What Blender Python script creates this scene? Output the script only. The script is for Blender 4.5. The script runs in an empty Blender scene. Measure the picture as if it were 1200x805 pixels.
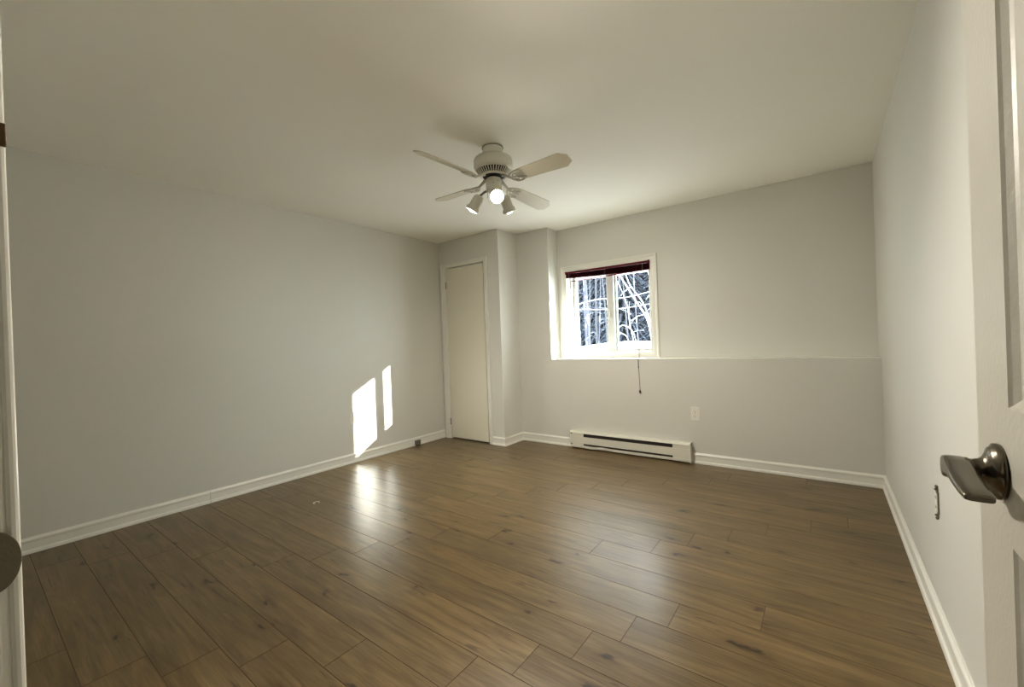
import bpy, bmesh, math, random
from mathutils import Vector, Matrix
random.seed(7)
S = bpy.context.scene
COL = S.collection
PI = math.pi

# ------------------------------------------------------------------ camera
FPX = 489.43
cd = bpy.data.cameras.new('camera'); cam = bpy.data.objects.new('camera', cd); COL.objects.link(cam)
cd.sensor_width = 36.0; cd.sensor_fit = 'HORIZONTAL'; cd.lens = FPX/1200*36.0
cd.clip_start = 0.02; cd.clip_end = 200
fw = Vector((-0.59948258, 0.80038386, -0.00251188))
rt = Vector((0.79990393, 0.5990081, -0.0366469))
up = Vector((0.02782694, 0.02397844, 0.99932512))
m = Matrix((rt, up, -fw)).transposed().to_4x4(); m.translation = Vector((0, 0, 1.132))
cam.matrix_world = m
S.camera = cam

# ------------------------------------------------------------------ light
SUN_DIR = Vector((-1, -0.822, -0.466)).normalized()
sd = bpy.data.lights.new('sun', 'SUN'); sd.energy = 50.0; sd.angle = math.radians(0.6); sd.color = (1.0, 0.95, 0.88)
sun = bpy.data.objects.new('sun', sd); COL.objects.link(sun)
sun.rotation_euler = SUN_DIR.to_track_quat('-Z', 'Y').to_euler(); sun.location = (6, 9, 6)
SKY = (0.80, 0.84, 0.86); SKY_STRENGTH = 27.0
BULB_STRENGTH = 120.0; SPOT_W = 75.0
w = bpy.data.worlds.new('sky'); S.world = w; w.use_nodes = True
w.node_tree.nodes['Background'].inputs[0].default_value = (*SKY, 1)
w.node_tree.nodes['Background'].inputs[1].default_value = SKY_STRENGTH
S.view_settings.view_transform = 'Standard'; S.view_settings.look = 'None'
S.view_settings.gamma = 1; S.view_settings.use_curve_mapping = False
S.view_settings.exposure = 0.22
try:
    S.cycles.max_bounces = 12; S.cycles.diffuse_bounces = 8; S.cycles.glossy_bounces = 4
    S.cycles.sample_clamp_indirect = 6.0; S.cycles.caustics_reflective = False; S.cycles.caustics_refractive = False
except Exception: pass

# ------------------------------------------------------------------ room numbers (metres)
H = 2.38; L = -3.771; R = 0.319; YC = 3.592; XC = -2.836; D = 3.935; DW = 4.135; XN = -2.410; HL = 0.926
FY = 0.02                      # room face of the front wall
HALL = -1.35
OUT = 4.42                     # outer face of the back wall
HEAD = 1.83

# ------------------------------------------------------------------ materials
def new_mat(name):
    mt = bpy.data.materials.new(name); mt.use_nodes = True
    return mt, mt.node_tree, mt.node_tree.nodes['Principled BSDF']
def mat(name, col, rough=0.5, metal=0.0, bump=0.0, bscale=60, coat=0.0, spec=0.5, var=0.0, emit=None, es=0, sheen=0):
    mt, nt, b = new_mat(name); N = nt.nodes; K = nt.links
    b.inputs['Base Color'].default_value = (*col, 1); b.inputs['Roughness'].default_value = rough
    b.inputs['Metallic'].default_value = metal; b.inputs['Specular IOR Level'].default_value = spec
    b.inputs['Coat Weight'].default_value = coat
    if emit:
        b.inputs['Emission Color'].default_value = (*emit, 1); b.inputs['Emission Strength'].default_value = es
    if bump or var:
        tc = N.new('ShaderNodeTexCoord'); no = N.new('ShaderNodeTexNoise'); no.inputs['Scale'].default_value = bscale
        no.inputs['Detail'].default_value = 4; K.new(tc.outputs['Object'], no.inputs['Vector'])
        if bump:
            bp = N.new('ShaderNodeBump'); bp.inputs['Strength'].default_value = bump; bp.inputs['Distance'].default_value = 0.002
            K.new(no.outputs['Fac'], bp.inputs['Height']); K.new(bp.outputs['Normal'], b.inputs['Normal'])
        if var:
            n2 = N.new('ShaderNodeTexNoise'); n2.inputs['Scale'].default_value = 2.2; n2.inputs['Detail'].default_value = 3
            K.new(tc.outputs['Object'], n2.inputs['Vector'])
            mx = N.new('ShaderNodeMix'); mx.data_type = 'RGBA'
            mx.inputs[6].default_value = (*[c*(1-var) for c in col], 1); mx.inputs[7].default_value = (*[min(1, c*(1+var)) for c in col], 1)
            K.new(n2.outputs['Fac'], mx.inputs[0]); K.new(mx.outputs[2], b.inputs['Base Color'])
    return mt
M = {}
M['wall'] = mat('wall_paint', (0.67, 0.665, 0.62), 0.45, bump=0.15, bscale=220, var=0.01, spec=0.35)
M['ceiling'] = mat('ceiling_paint', (0.93, 0.915, 0.86), 0.8, bump=0.15, bscale=160, var=0.01, spec=0.2)
M['trim'] = mat('trim_paint', (0.79, 0.785, 0.73), 0.3, bump=0.05, bscale=90)
M['ledge'] = mat('glossy_ledge_paint', (0.88, 0.88, 0.84), 0.25, bump=0.03, bscale=90)
M['door'] = mat('door_paint', (0.60, 0.585, 0.525), 0.33, bump=0.25, bscale=130)
M['closet'] = mat('closet_door_paint', (0.72, 0.69, 0.585), 0.4, bump=0.05, bscale=60)
M['fanwhite'] = mat('fan_white_enamel', (0.66, 0.65, 0.57), 0.3, coat=0.2)
M['blade'] = mat('fan_blade_laminate', (0.70, 0.66, 0.55), 0.45, var=0.03, bump=0.03)
M['dark'] = mat('dark_gap_fill', (0.012, 0.011, 0.009), 0.7, var=0.2)  # near-black for dark parts and for shade painted into gaps
M['slot'] = mat('dark_brown_slot', (0.018, 0.012, 0.010), 0.6, var=0.1)
M['bronze'] = mat('aged_bronze_hardware', (0.125, 0.108, 0.080), 0.22, metal=0.95, bump=0.04, bscale=300)
M['bronze2'] = mat('worn_bronze_plate', (0.19, 0.165, 0.12), 0.42, metal=0.8, bump=0.2, bscale=250)
M['brown'] = mat('brown_brass_latch', (0.10, 0.055, 0.018), 0.45, metal=0.6, bump=0.1)
M['steel'] = mat('galvanised_steel', (0.22, 0.20, 0.17), 0.45, metal=0.7, bump=0.1)
M['plastic'] = mat('ivory_plastic', (0.80, 0.79, 0.73), 0.35, bump=0.02)
M['greyplastic'] = mat('grey_plastic', (0.20, 0.19, 0.15), 0.45, bump=0.02)
M['ribgrey'] = mat('dark_grey_plastic', (0.09, 0.085, 0.07), 0.5, bump=0.02)
M['vinyl'] = mat('white_vinyl', (0.58, 0.59, 0.57), 0.35, bump=0.02)
M['heater'] = mat('heater_enamel', (0.72, 0.71, 0.63), 0.32, coat=0.2, bump=0.02)
M['burgundy'] = mat('burgundy_slat', (0.085, 0.004, 0.010), 0.55, bump=0.05, spec=0.15)
M['cord'] = mat('burgundy_cord', (0.10, 0.012, 0.016), 0.7, bump=0.1)
M['whitecord'] = mat('white_cord', (0.7, 0.68, 0.62), 0.7, bump=0.1)
M['bulb'] = mat('lit_bulb', (1, 1, 1), 0.4, emit=(1.0, 0.90, 0.74), es=BULB_STRENGTH)
M['snow'] = mat('snow', (0.90, 0.92, 0.96), 0.7, bump=0.6, bscale=12, var=0.02)
M['bark'] = mat('bark', (0.012, 0.013, 0.018), 0.9, bump=0.8, bscale=20, var=0.3)
M['ringpale'] = mat('pale_ring_finish', (0.75, 0.72, 0.62), 0.3, bump=0.02)

def tree_mat(name, base, lo, hi, scale, snow_c=(0.85, 0.88, 0.95)):
    mt, nt, b = new_mat(name); N = nt.nodes; K = nt.links
    tc = N.new('ShaderNodeTexCoord'); no = N.new('ShaderNodeTexNoise'); no.inputs['Scale'].default_value = scale; no.inputs['Detail'].default_value = 6
    cr = N.new('ShaderNodeValToRGB'); cr.color_ramp.elements[0].position = lo; cr.color_ramp.elements[1].position = hi
    cr.color_ramp.elements[0].color = (*base, 1); cr.color_ramp.elements[1].color = (*snow_c, 1)
    K.new(tc.outputs['Object'], no.inputs['Vector']); K.new(no.outputs['Fac'], cr.inputs[0]); K.new(cr.outputs[0], b.inputs['Base Color'])
    b.inputs['Roughness'].default_value = 0.85; b.inputs['Specular IOR Level'].default_value = 0.1
    return mt
M['needles'] = tree_mat('snowy_needles', (0.009, 0.012, 0.019), 0.46, 0.70, 26, (0.085, 0.10, 0.125))
M['birch'] = tree_mat('snowy_bark', (0.03, 0.032, 0.045), 0.52, 0.80, 7, (0.3, 0.34, 0.4))
M['snowbranch'] = tree_mat('snow_laden_branch', (0.10, 0.10, 0.12), 0.30, 0.62, 9, (0.55, 0.57, 0.60))

def wood_mat():
    mt, nt, b = new_mat('oak_laminate'); N = nt.nodes; K = nt.links
    tc = N.new('ShaderNodeTexCoord'); at = N.new('ShaderNodeAttribute'); at.attribute_name = 'plank'
    sep = N.new('ShaderNodeSeparateColor'); K.new(at.outputs['Color'], sep.inputs[0])
    off = N.new('ShaderNodeVectorMath'); off.operation = 'SCALE'; K.new(at.outputs['Color'], off.inputs[0]); off.inputs[3].default_value = 37.0
    add = N.new('ShaderNodeVectorMath'); add.operation = 'ADD'; K.new(tc.outputs['Object'], add.inputs[0]); K.new(off.outputs[0], add.inputs[1])
    def mapped(sx, sy):
        mp = N.new('ShaderNodeMapping'); mp.inputs['Scale'].default_value = (sx, sy, 1); K.new(add.outputs[0], mp.inputs[0]); return mp
    def noise(mp, sc, det, dist=0.0, rough=0.55):
        n = N.new('ShaderNodeTexNoise'); n.inputs['Scale'].default_value = sc; n.inputs['Detail'].default_value = det
        n.inputs['Distortion'].default_value = dist; n.inputs['Roughness'].default_value = rough; K.new(mp.outputs[0], n.inputs['Vector']); return n
    def ramp(src, p0, p1, c0=(0, 0, 0), c1=(1, 1, 1)):
        r = N.new('ShaderNodeValToRGB'); r.color_ramp.elements[0].position = p0; r.color_ramp.elements[1].position = p1
        r.color_ramp.elements[0].color = (*c0, 1); r.color_ramp.elements[1].color = (*c1, 1); K.new(src, r.inputs[0]); return r
    def mix(fac, a, c, mode='MIX', f=None):
        x = N.new('ShaderNodeMix'); x.data_type = 'RGBA'; x.blend_type = mode
        if fac is not None: K.new(fac, x.inputs[0])
        else: x.inputs[0].default_value = f
        for s, v in ((6, a), (7, c)):
            if isinstance(v, tuple): x.inputs[s].default_value = (*v, 1)
            else: K.new(v, x.inputs[s])
        return x
    n1 = noise(mapped(0.9, 9), 2.2, 6, 1.2)            # broad grain bands
    n2 = noise(mapped(3, 70), 2.0, 5, 0.3, 0.65)       # fine fibres
    n3 = noise(mapped(1.3, 4), 1.1, 3)                 # slow tone drift
    base = ramp(n1.outputs['Fac'], 0.30, 0.72, (0.100, 0.066, 0.026), (0.200, 0.139, 0.066))
    fib = ramp(n2.outputs['Fac'], 0.30, 0.70, (0.66, 0.64, 0.60), (1.22, 1.22, 1.22))
    c1 = mix(None, base.outputs[0], fib.outputs[0], 'MULTIPLY', 0.85)
    dr = ramp(n3.outputs['Fac'], 0.35, 0.70, (0.86, 0.84, 0.80), (1.10, 1.10, 1.10))
    c2 = mix(None, c1.outputs[2], dr.outputs[0], 'MULTIPLY', 1.0)
    pl = ramp(sep.outputs[0], 0.0, 1.0, (0.93, 0.93, 0.925), (1.06, 1.05, 1.04))
    c3 = mix(None, c2.outputs[2], pl.outputs[0], 'MULTIPLY', 1.0)
    # dark cracks running with the grain
    n4 = noise(mapped(2.2, 26), 1.7, 4, 1.5)
    n5 = noise(mapped(1.6, 5), 1.6, 2)
    cr1 = ramp(n4.outputs['Fac'], 0.585, 0.66); cr2 = ramp(n5.outputs['Fac'], 0.53, 0.60)
    cm = N.new('ShaderNodeMath'); cm.operation = 'MULTIPLY'; K.new(cr1.outputs[0], cm.inputs[0]); K.new(cr2.outputs[0], cm.inputs[1])
    cs = N.new('ShaderNodeMath'); cs.operation = 'MULTIPLY'; cs.inputs[1].default_value = 0.85; K.new(cm.outputs[0], cs.inputs[0])
    c4 = mix(cs.outputs[0], c3.outputs[2], (0.045, 0.026, 0.011))
    # knots
    mk = mapped(0.85, 2.1)
    ds = N.new('ShaderNodeTexNoise'); ds.inputs['Scale'].default_value = 9; K.new(mk.outputs[0], ds.inputs['Vector'])
    dsc = N.new('ShaderNodeVectorMath'); dsc.operation = 'SCALE'; dsc.inputs[3].default_value = 0.22; K.new(ds.outputs['Color'], dsc.inputs[0])
    dad = N.new('ShaderNodeVectorMath'); dad.operation = 'ADD'; K.new(mk.outputs[0], dad.inputs[0]); K.new(dsc.outputs[0], dad.inputs[1])
    vo = N.new('ShaderNodeTexVoronoi'); vo.voronoi_dimensions = '2D'; vo.inputs['Scale'].default_value = 2.6; K.new(dad.outputs[0], vo.inputs['Vector'])
    kn = ramp(vo.outputs['Distance'], 0.035, 0.075, (1, 1, 1), (0, 0, 0))
    kp = N.new('ShaderNodeSeparateColor'); K.new(vo.outputs['Color'], kp.inputs[0])
    ks = ramp(kp.outputs[0], 0.45, 0.62)
    km = N.new('ShaderNodeMath'); km.operation = 'MULTIPLY'; K.new(kn.outputs[0], km.inputs[0]); K.new(ks.outputs[0], km.inputs[1])
    kq = N.new('ShaderNodeMath'); kq.operation = 'MULTIPLY'; kq.inputs[1].default_value = 0.95; K.new(km.outputs[0], kq.inputs[0])
    c5 = mix(kq.outputs[0], c4.outputs[2], (0.022, 0.012, 0.006))
    hn = ramp(vo.outputs['Distance'], 0.04, 0.22, (1, 1, 1), (0, 0, 0))
    hm = N.new('ShaderNodeMath'); hm.operation = 'MULTIPLY'; K.new(hn.outputs[0], hm.inputs[0]); K.new(ks.outputs[0], hm.inputs[1])
    h2 = N.new('ShaderNodeMath'); h2.operation = 'MULTIPLY'; h2.inputs[1].default_value = 0.75; K.new(hm.outputs[0], h2.inputs[0])
    hs = mix(None, c5.outputs[2], (0.66, 0.60, 0.54), 'MULTIPLY', 1.0)
    c6 = mix(h2.outputs[0], c5.outputs[2], hs.outputs[2])
    K.new(c6.outputs[2], b.inputs['Base Color'])
    rr = ramp(n2.outputs['Fac'], 0.2, 0.8, (0.27, 0.27, 0.27), (0.38, 0.38, 0.38))
    K.new(rr.outputs[0], b.inputs['Roughness'])
    b.inputs['Specular IOR Level'].default_value = 0.40
    bp = N.new('ShaderNodeBump'); bp.inputs['Strength'].default_value = 0.12; bp.inputs['Distance'].default_value = 0.001
    K.new(n2.outputs['Fac'], bp.inputs['Height']); K.new(bp.outputs['Normal'], b.inputs['Normal'])
    return mt
M['wood'] = wood_mat()
M['woodedge'] = mat('dark_plank_bevel', (0.060, 0.036, 0.018), 0.7, var=0.2)
def glass_mat():
    mt = bpy.data.materials.new('window_glass'); mt.use_nodes = True; nt = mt.node_tree; N = nt.nodes; N.clear(); K = nt.links
    o = N.new('ShaderNodeOutputMaterial'); t = N.new('ShaderNodeBsdfTransparent'); g = N.new('ShaderNodeBsdfGlossy'); x = N.new('ShaderNodeMixShader'); 
    t.inputs[0].default_value = (0.93, 0.96, 0.95, 1); g.inputs['Roughness'].default_value = 0.02; x.inputs[0].default_value = 0.05
    K.new(t.outputs[0], x.inputs[1]); K.new(g.outputs[0], x.inputs[2]); K.new(x.outputs[0], o.inputs[0])
    return mt
M['glass'] = glass_mat()

# ------------------------------------------------------------------ mesh helpers
def BM(): return bmesh.new()
def box(bm, x0, x1, y0, y1, z0, z1, bev=0.0, mtx=None):
    t = bmesh.new(); bmesh.ops.create_cube(t, size=1)
    for v in t.verts: v.co = Vector(((x0+x1)/2+v.co.x*(x1-x0), (y0+y1)/2+v.co.y*(y1-y0), (z0+z1)/2+v.co.z*(z1-z0)))
    if bev: bmesh.ops.bevel(t, geom=t.edges[:], offset=bev, segments=2, affect='EDGES', profile=0.5)
    merge(bm, t, mtx)
def merge(bm, t, mtx=None):
    if mtx is not None: bmesh.ops.transform(t, matrix=mtx, verts=t.verts)
    me = bpy.data.meshes.new('tmp'); t.to_mesh(me); t.free(); bm.from_mesh(me); bpy.data.meshes.remove(me)
def lathe(bm, prof, seg=40, mtx=None, smooth=True):
    """prof: list of (radius, z), axis +Z"""
    t = bmesh.new(); rings = []
    for r, z in prof:
        if r < 1e-6: rings.append([t.verts.new((0, 0, z))])
        else: rings.append([t.verts.new((r*math.cos(2*PI*i/seg), r*math.sin(2*PI*i/seg), z)) for i in range(seg)])
    for a, b in zip(rings, rings[1:]):
        for i in range(seg):
            j = (i+1) % seg
            if len(a) == 1 and len(b) == 1: continue
            if len(a) == 1: f = (a[0], b[j], b[i])
            elif len(b) == 1: f = (a[i], a[j], b[0])
            else: f = (a[i], a[j], b[j], b[i])
            try: t.faces.new(f).smooth = smooth
            except Exception: pass
    bmesh.ops.recalc_face_normals(t, faces=t.faces[:])
    merge(bm, t, mtx)
def tube(bm, pts, rad, seg=8, cap=True):
    pts = [Vector(p) for p in pts]; n = len(pts)
    rad = rad if isinstance(rad, (list, tuple)) else [rad]*n
    t = bmesh.new(); rings = []; ref = None
    for i, p in enumerate(pts):
        d = (pts[min(i+1, n-1)]-pts[max(i-1, 0)]).normalized()
        if ref is None:
            ref = d.orthogonal().normalized()
        ref = (ref - d*ref.dot(d)).normalized(); q = d.cross(ref)
        rings.append([t.verts.new(p+rad[i]*(ref*math.cos(2*PI*k/seg)+q*math.sin(2*PI*k/seg))) for k in range(seg)])
    for a, b in zip(rings, rings[1:]):
        for k in range(seg):
            t.faces.new((a[k], a[(k+1) % seg], b[(k+1) % seg], b[k])).smooth = True
    if cap: t.faces.new(rings[0][::-1]); t.faces.new(rings[-1])
    bmesh.ops.recalc_face_normals(t, faces=t.faces[:]); merge(bm, t)
def prism(bm, poly, h0, h1, mtx=None, bev=0.0):
    """poly in XY, extruded z h0..h1"""
    t = bmesh.new(); a = [t.verts.new((x, y, h0)) for x, y in poly]; b = [t.verts.new((x, y, h1)) for x, y in poly]
    n = len(poly); t.faces.new(a[::-1]); t.faces.new(b)
    for i in range(n): t.faces.new((a[i], a[(i+1) % n], b[(i+1) % n], b[i]))
    bmesh.ops.recalc_face_normals(t, faces=t.faces[:])
    if bev: bmesh.ops.bevel(t, geom=t.edges[:], offset=bev, segments=2, affect='EDGES', profile=0.5)
    merge(bm, t, mtx)
def sweep(bm, prof, a, b, nrm, upv=(0, 0, 1), miter_a=0, miter_b=0, oa=0, ob=0):
    """profile (out, up) swept from a to b; out along nrm, up along upv. mitre: shift per unit of 'up' along the run"""
    a, b, nrm, upv = Vector(a), Vector(b), Vector(nrm), Vector(upv); d = (b-a).normalized()
    t = bmesh.new()
    A = [t.verts.new(a+nrm*o+upv*u+d*(u*miter_a+o*oa)) for o, u in prof]; B = [t.verts.new(b+nrm*o+upv*u+d*(u*miter_b+o*ob)) for o, u in prof]
    n = len(prof); t.faces.new(A[::-1]); t.faces.new(B)
    for i in range(n): t.faces.new((A[i], A[(i+1) % n], B[(i+1) % n], B[i]))
    bmesh.ops.recalc_face_normals(t, faces=t.faces[:]); merge(bm, t)
def obj(name, bm, mt, parent=None, smooth=False, loc=None):
    me = bpy.data.meshes.new(name); bm.to_mesh(me); bm.free()
    me.materials.append(M[mt] if isinstance(mt, str) else mt)
    o = bpy.data.objects.new(name, me); COL.objects.link(o)
    if smooth:
        for p in me.polygons: p.use_smooth = True
    if parent: o.parent = parent
    return o
def origin(o, p):
    p = Vector(p); o.data.transform(Matrix.Translation(-p)); o.location = p; return o
def tag(o, label=None, cat=None, group=None, kind=None):
    for k, v in (('label', label), ('category', cat), ('group', group), ('kind', kind)):
        if v: o[k] = v
    return o
def struct(name, bm, mt, label, cat, smooth=False):
    return tag(obj(name, bm, mt, None, smooth), label, cat, None, 'structure')
def thing(name, label, cat, loc=(0, 0, 0), rot=(0, 0, 0), group=None, kind=None):
    o = bpy.data.objects.new(name, None); COL.objects.link(o); o.location = loc; o.rotation_euler = rot; o.empty_display_size = 0.1
    return tag(o, label, cat, group, kind)
def dup(root, loc, rot, label, group=None, name=None):
    r = root.copy(); COL.objects.link(r); r.location = loc; r.rotation_euler = rot; r['label'] = label
    if group: r['group'] = group
    for ch in list(root.children):
        c = ch.copy(); COL.objects.link(c); c.parent = r
        for g in list(ch.children):
            d = g.copy(); COL.objects.link(d); d.parent = c
    return r

# ================================================================== ROOM SHELL
# floor: every plank a raised bevelled face, with a tone of its own
def build_floor():
    PW = 0.1756; Y0 = 0.2335; LEN = 1.360
    J = {-1: -2.404, 0: -2.083, 1: -1.899, 2: -1.718, 3: -1.461, 4: -1.037, 5: -0.884, 6: -0.752, 7: -0.643, 8: -0.522, 9: -0.227,
         10: -1.031, 11: -0.766, 12: -0.626, 13: -0.46, 14: -0.296, 15: -0.094, 16: 0.079, 17: -1.029, 18: -0.74, 19: -0.633, 20: -1.5, 21: -0.3}
    xa, xb, ya, yb = -3.771, 1.10, HALL, 3.935
    bm = bmesh.new(); cl = bm.loops.layers.float_color.new('plank'); g = 0.0013; dz = 0.0016
    rnd = random.Random(3)
    def plank(x0, x1, y0, y1):
        if x1-x0 < 0.004 or y1-y0 < 0.004: return
        c = (rnd.random(), rnd.random(), rnd.random(), 1)
        top = [bm.verts.new(p) for p in ((x0+g, y0+g, 0), (x1-g, y0+g, 0), (x1-g, y1-g, 0), (x0+g, y1-g, 0))]
        low = [bm.verts.new(p) for p in ((x0, y0, -dz), (x1, y0, -dz), (x1, y1, -dz), (x0, y1, -dz))]
        fs = [bm.faces.new(top)]
        for i in range(4): fs.append(bm.faces.new((low[i], low[(i+1) % 4], top[(i+1) % 4], top[i])))
        for i_, f in enumerate(fs):
            f.material_index = 1 if i_ else 0
            for l in f.loops: l[cl] = c
    for k in range(-10, 22):
        y0 = max(Y0+PW*k, ya); y1 = min(Y0+PW*(k+1), yb)
        if y1 <= y0: continue
        j = J.get(k, rnd.uniform(-1.2, 0))
        while j > xa: j -= LEN
        x = j
        while x < xb:
            plank(max(x, xa), min(x+LEN, xb), y0, y1); x += LEN
    # slab under the planks
    t = bmesh.new(); bmesh.ops.create_cube(t, size=1)
    for v in t.verts: v.co = Vector(((xa+xb)/2+v.co.x*(xb-xa), (ya+yb)/2+v.co.y*(yb-ya), -0.0264+v.co.z*0.05))
    me = bpy.data.meshes.new('t'); t.to_mesh(me); bm.from_mesh(me)
    o = struct('floor', bm, 'wood', 'brown oak-look plank floor of the empty room', 'floor'); o.data.materials.append(M['woodedge']); return o
build_floor()

b = BM(); box(b, L-0.12, 1.10, HALL-0.1, OUT, H, H+0.12)
struct('ceiling', b, 'ceiling', 'plain off-white ceiling the fan hangs from', 'ceiling')
b = BM(); box(b, L-0.12, L, FY-0.12, OUT, -0.05, H)
struct('wall_left', b, 'wall', 'long plain white left wall with a sun patch', 'wall')
b = BM(); box(b, R, R+0.12, FY-0.12, OUT, -0.05, H)
struct('wall_right', b, 'wall', 'plain white right wall behind the open door', 'wall')
# back wall: left column, protruding lower wall with ledge, upper wall with the window hole
WX0, WX1, WZ0, WZ1 = -2.305, -1.357, 0.985, 1.895
b = BM()
box(b, XC-0.001, XN, D, OUT, -0.05, H)                # full-height part beside the niche
box(b, L, XC, D+0.06, OUT, -0.05, H)                  # behind the closet
box(b, XN, R, D, OUT, -0.05, HL)                      # lower wall, its top is the ledge
YF = 4.30
box(b, XN, WX0, DW, YF, HL, H); box(b, WX1, R, DW, YF, HL, H)
box(b, WX0, WX1, DW, YF, HL, WZ0); box(b, WX0, WX1, DW, YF, WZ1, H)
# outer leaf, opening a little wider to the right and with a lower head
EX0, EX1 = -2.50, -1.280
box(b, XN, EX0, YF, OUT, HL, H) if EX0 > XN else None
box(b, EX1, R, YF, OUT, HL, H); box(b, XN, EX1, YF, OUT, HEAD, H); box(b, XN, EX1, YF, OUT, HL, 0.95)
struct('wall_back', b, 'wall', 'white back wall with a waist-high ledge and a small window', 'wall')
b = BM(); box(b, XN, R, D-0.002, DW, HL, HL+0.006, 0.001)
struct('trim_4', b, 'ledge', 'glossy white top of the ledge under the window', 'trim')
# closet bump-out
CX0, CX1, CZ = -3.655, -3.045, 2.055
b = BM()
box(b, L, CX0, YC, YC+0.09, -0.05, CZ); box(b, CX1, XC, YC, YC+0.09, -0.05, H); box(b, L, CX1, YC, YC+0.09, CZ, H)
box(b, XC-0.09, XC, YC+0.09, D, -0.05, H)
struct('wall_closet', b, 'wall', 'closet bump-out in the far left corner', 'wall')
# front wall with the doorway the photograph is taken from
DX0, DX1, DH = -0.640, 0.205, 2.06
b = BM()
box(b, L, DX0, FY-0.12, FY, -0.05, H); box(b, DX1, R, FY-0.12, FY, -0.05, H); box(b, DX0, DX1, FY-0.12, FY, DH, H)
struct('wall_front', b, 'wall', 'front wall with the doorway looking into the room', 'wall')
b = BM()
box(b, -1.25, -1.15, HALL, FY-0.12, -0.05, H); box(b, 1.0, 1.1, HALL, FY-0.12, -0.05, H); box(b, -1.25, 1.1, HALL-0.1, HALL, -0.05, H)
box(b, R+0.12, 1.1, FY-0.14, FY-0.12+0.02, -0.05, H)
struct('wall_hall', b, 'wall', 'hall walls behind the doorway', 'wall')

# baseboards: flat board, rounded cap, quarter-round shoe
BP = [(0, 0), (0.020, 0), (0.020, 0.010), (0.017, 0.018), (0.0125, 0.021), (0.011, 0.024), (0.010, 0.066), (0.013, 0.069), (0.013, 0.078), (0.010, 0.083), (0.006, 0.086), (0.003, 0.092), (0, 0.092)]
def board(name, a, bb, nrm, label, oa=0, ob=0, bm=None):
    t = bm or BM(); sweep(t, BP, a, bb, nrm, oa=oa, ob=ob)
    return t
b = BM(); board('', (L, FY, 0), (L, 1.136, 0), (1, 0, 0), '', bm=b); board('', (L, 1.139, 0), (L, YC, 0), (1, 0, 0), '', bm=b)
struct('baseboard_left', b, 'trim', 'white baseboard along the left wall', 'baseboard')
b = BM(); board('', (XC, D, 0), (R, D, 0), (0, -1, 0), '', 1, -1, bm=b)
struct('baseboard_back', b, 'trim', 'white baseboard under the window ledge wall', 'baseboard')
b = BM(); board('', (R, FY, 0), (R, D, 0), (-1, 0, 0), '', 0, -1, bm=b)
struct('baseboard_right', b, 'trim', 'white baseboard along the right wall', 'baseboard')
b = BM(); board('', (-2.999, YC, 0), (XC, YC, 0), (0, -1, 0), '', 0, 1, bm=b); board('', (XC, YC, 0), (XC, D, 0), (1, 0, 0), '', -1, -1, bm=b)
struct('baseboard_closet', b, 'trim', 'white baseboard wrapping the closet corner', 'baseboard')

b = BM(); board('', (L, FY, 0), (-0.684, FY, 0), (0, 1, 0), '', 1, 0, bm=b)
struct('baseboard_front', b, 'trim', 'white baseboard left of the doorway', 'baseboard')
# casings
def casing_profile(wd, th):  # (out, across)
    return [(0, 0), (th*0.55, 0), (th*0.62, wd*0.06), (th*0.62, wd*0.55), (th*0.72, wd*0.60), (th*0.95, wd*0.72), (th, wd*0.80), (th, wd*0.94), (th*0.85, wd), (0, wd)]
def frame_casing(bm, x0, x1, z0, z1, y, wd, th, bottom=True, ny=-1):
    """around opening x0..x1 z0..z1 in plane y facing ny, mitred"""
    P = casing_profile(wd, th); n = (0, ny, 0)
    sweep(bm, P, (x0, y, z0), (x0, y, z1), n, (-1, 0, 0), -1 if bottom else 0, 1)
    sweep(bm, P, (x1, y, z0), (x1, y, z1), n, (1, 0, 0), -1 if bottom else 0, 1)
    sweep(bm, P, (x0, y, z1), (x1, y, z1), n, (0, 0, 1), -1, 1)
    if bottom: sweep(bm, P, (x0, y, z0), (x1, y, z0), n, (0, 0, -1), -1, 1)
b = BM(); frame_casing(b, WX0-0.006, WX1+0.006, WZ0, WZ1+0.004, DW, 0.057, 0.016)
# reveal lining of the window hole
box(b, WX0-0.006, WX0+0.002, DW-0.008, 4.216, WZ0-0.006, WZ1+0.006); box(b, WX1-0.002, WX1+0.006, DW-0.008, 4.216, WZ0-0.006, WZ1+0.006)
box(b, WX0-0.005, WX1+0.005, DW-0.0075, 4.2155, WZ1-0.002, WZ1+0.006); box(b, WX0-0.005, WX1+0.005, DW-0.010, 4.2155, WZ0-0.008, WZ0+0.002)
struct('trim_1', b, 'trim', 'white moulded casing around the window', 'trim')
b = BM(); P = casing_profile(0.052, 0.016)
for s, x, wd in ((-1, CX0, 0.080), (1, CX1, 0.045)):
    sweep(b, casing_profile(wd, 0.016), (x, YC, 0), (x, YC, CZ+0.003), (0, -1, 0), (s, 0, 0), 0, 0.045/wd)
sweep(b, casing_profile(0.045, 0.016), (CX0, YC, CZ+0.003), (CX1, YC, CZ+0.003), (0, -1, 0), (0, 0, 1), -80/45, 1)
box(b, CX0-0.001, CX0+0.002, YC-0.006, YC+0.09, 0, CZ); box(b, CX1-0.006, CX1+0.001, YC-0.006, YC+0.006, 0, CZ)
struct('trim_2', b, 'trim', 'white casing around the closet door', 'trim')

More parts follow.
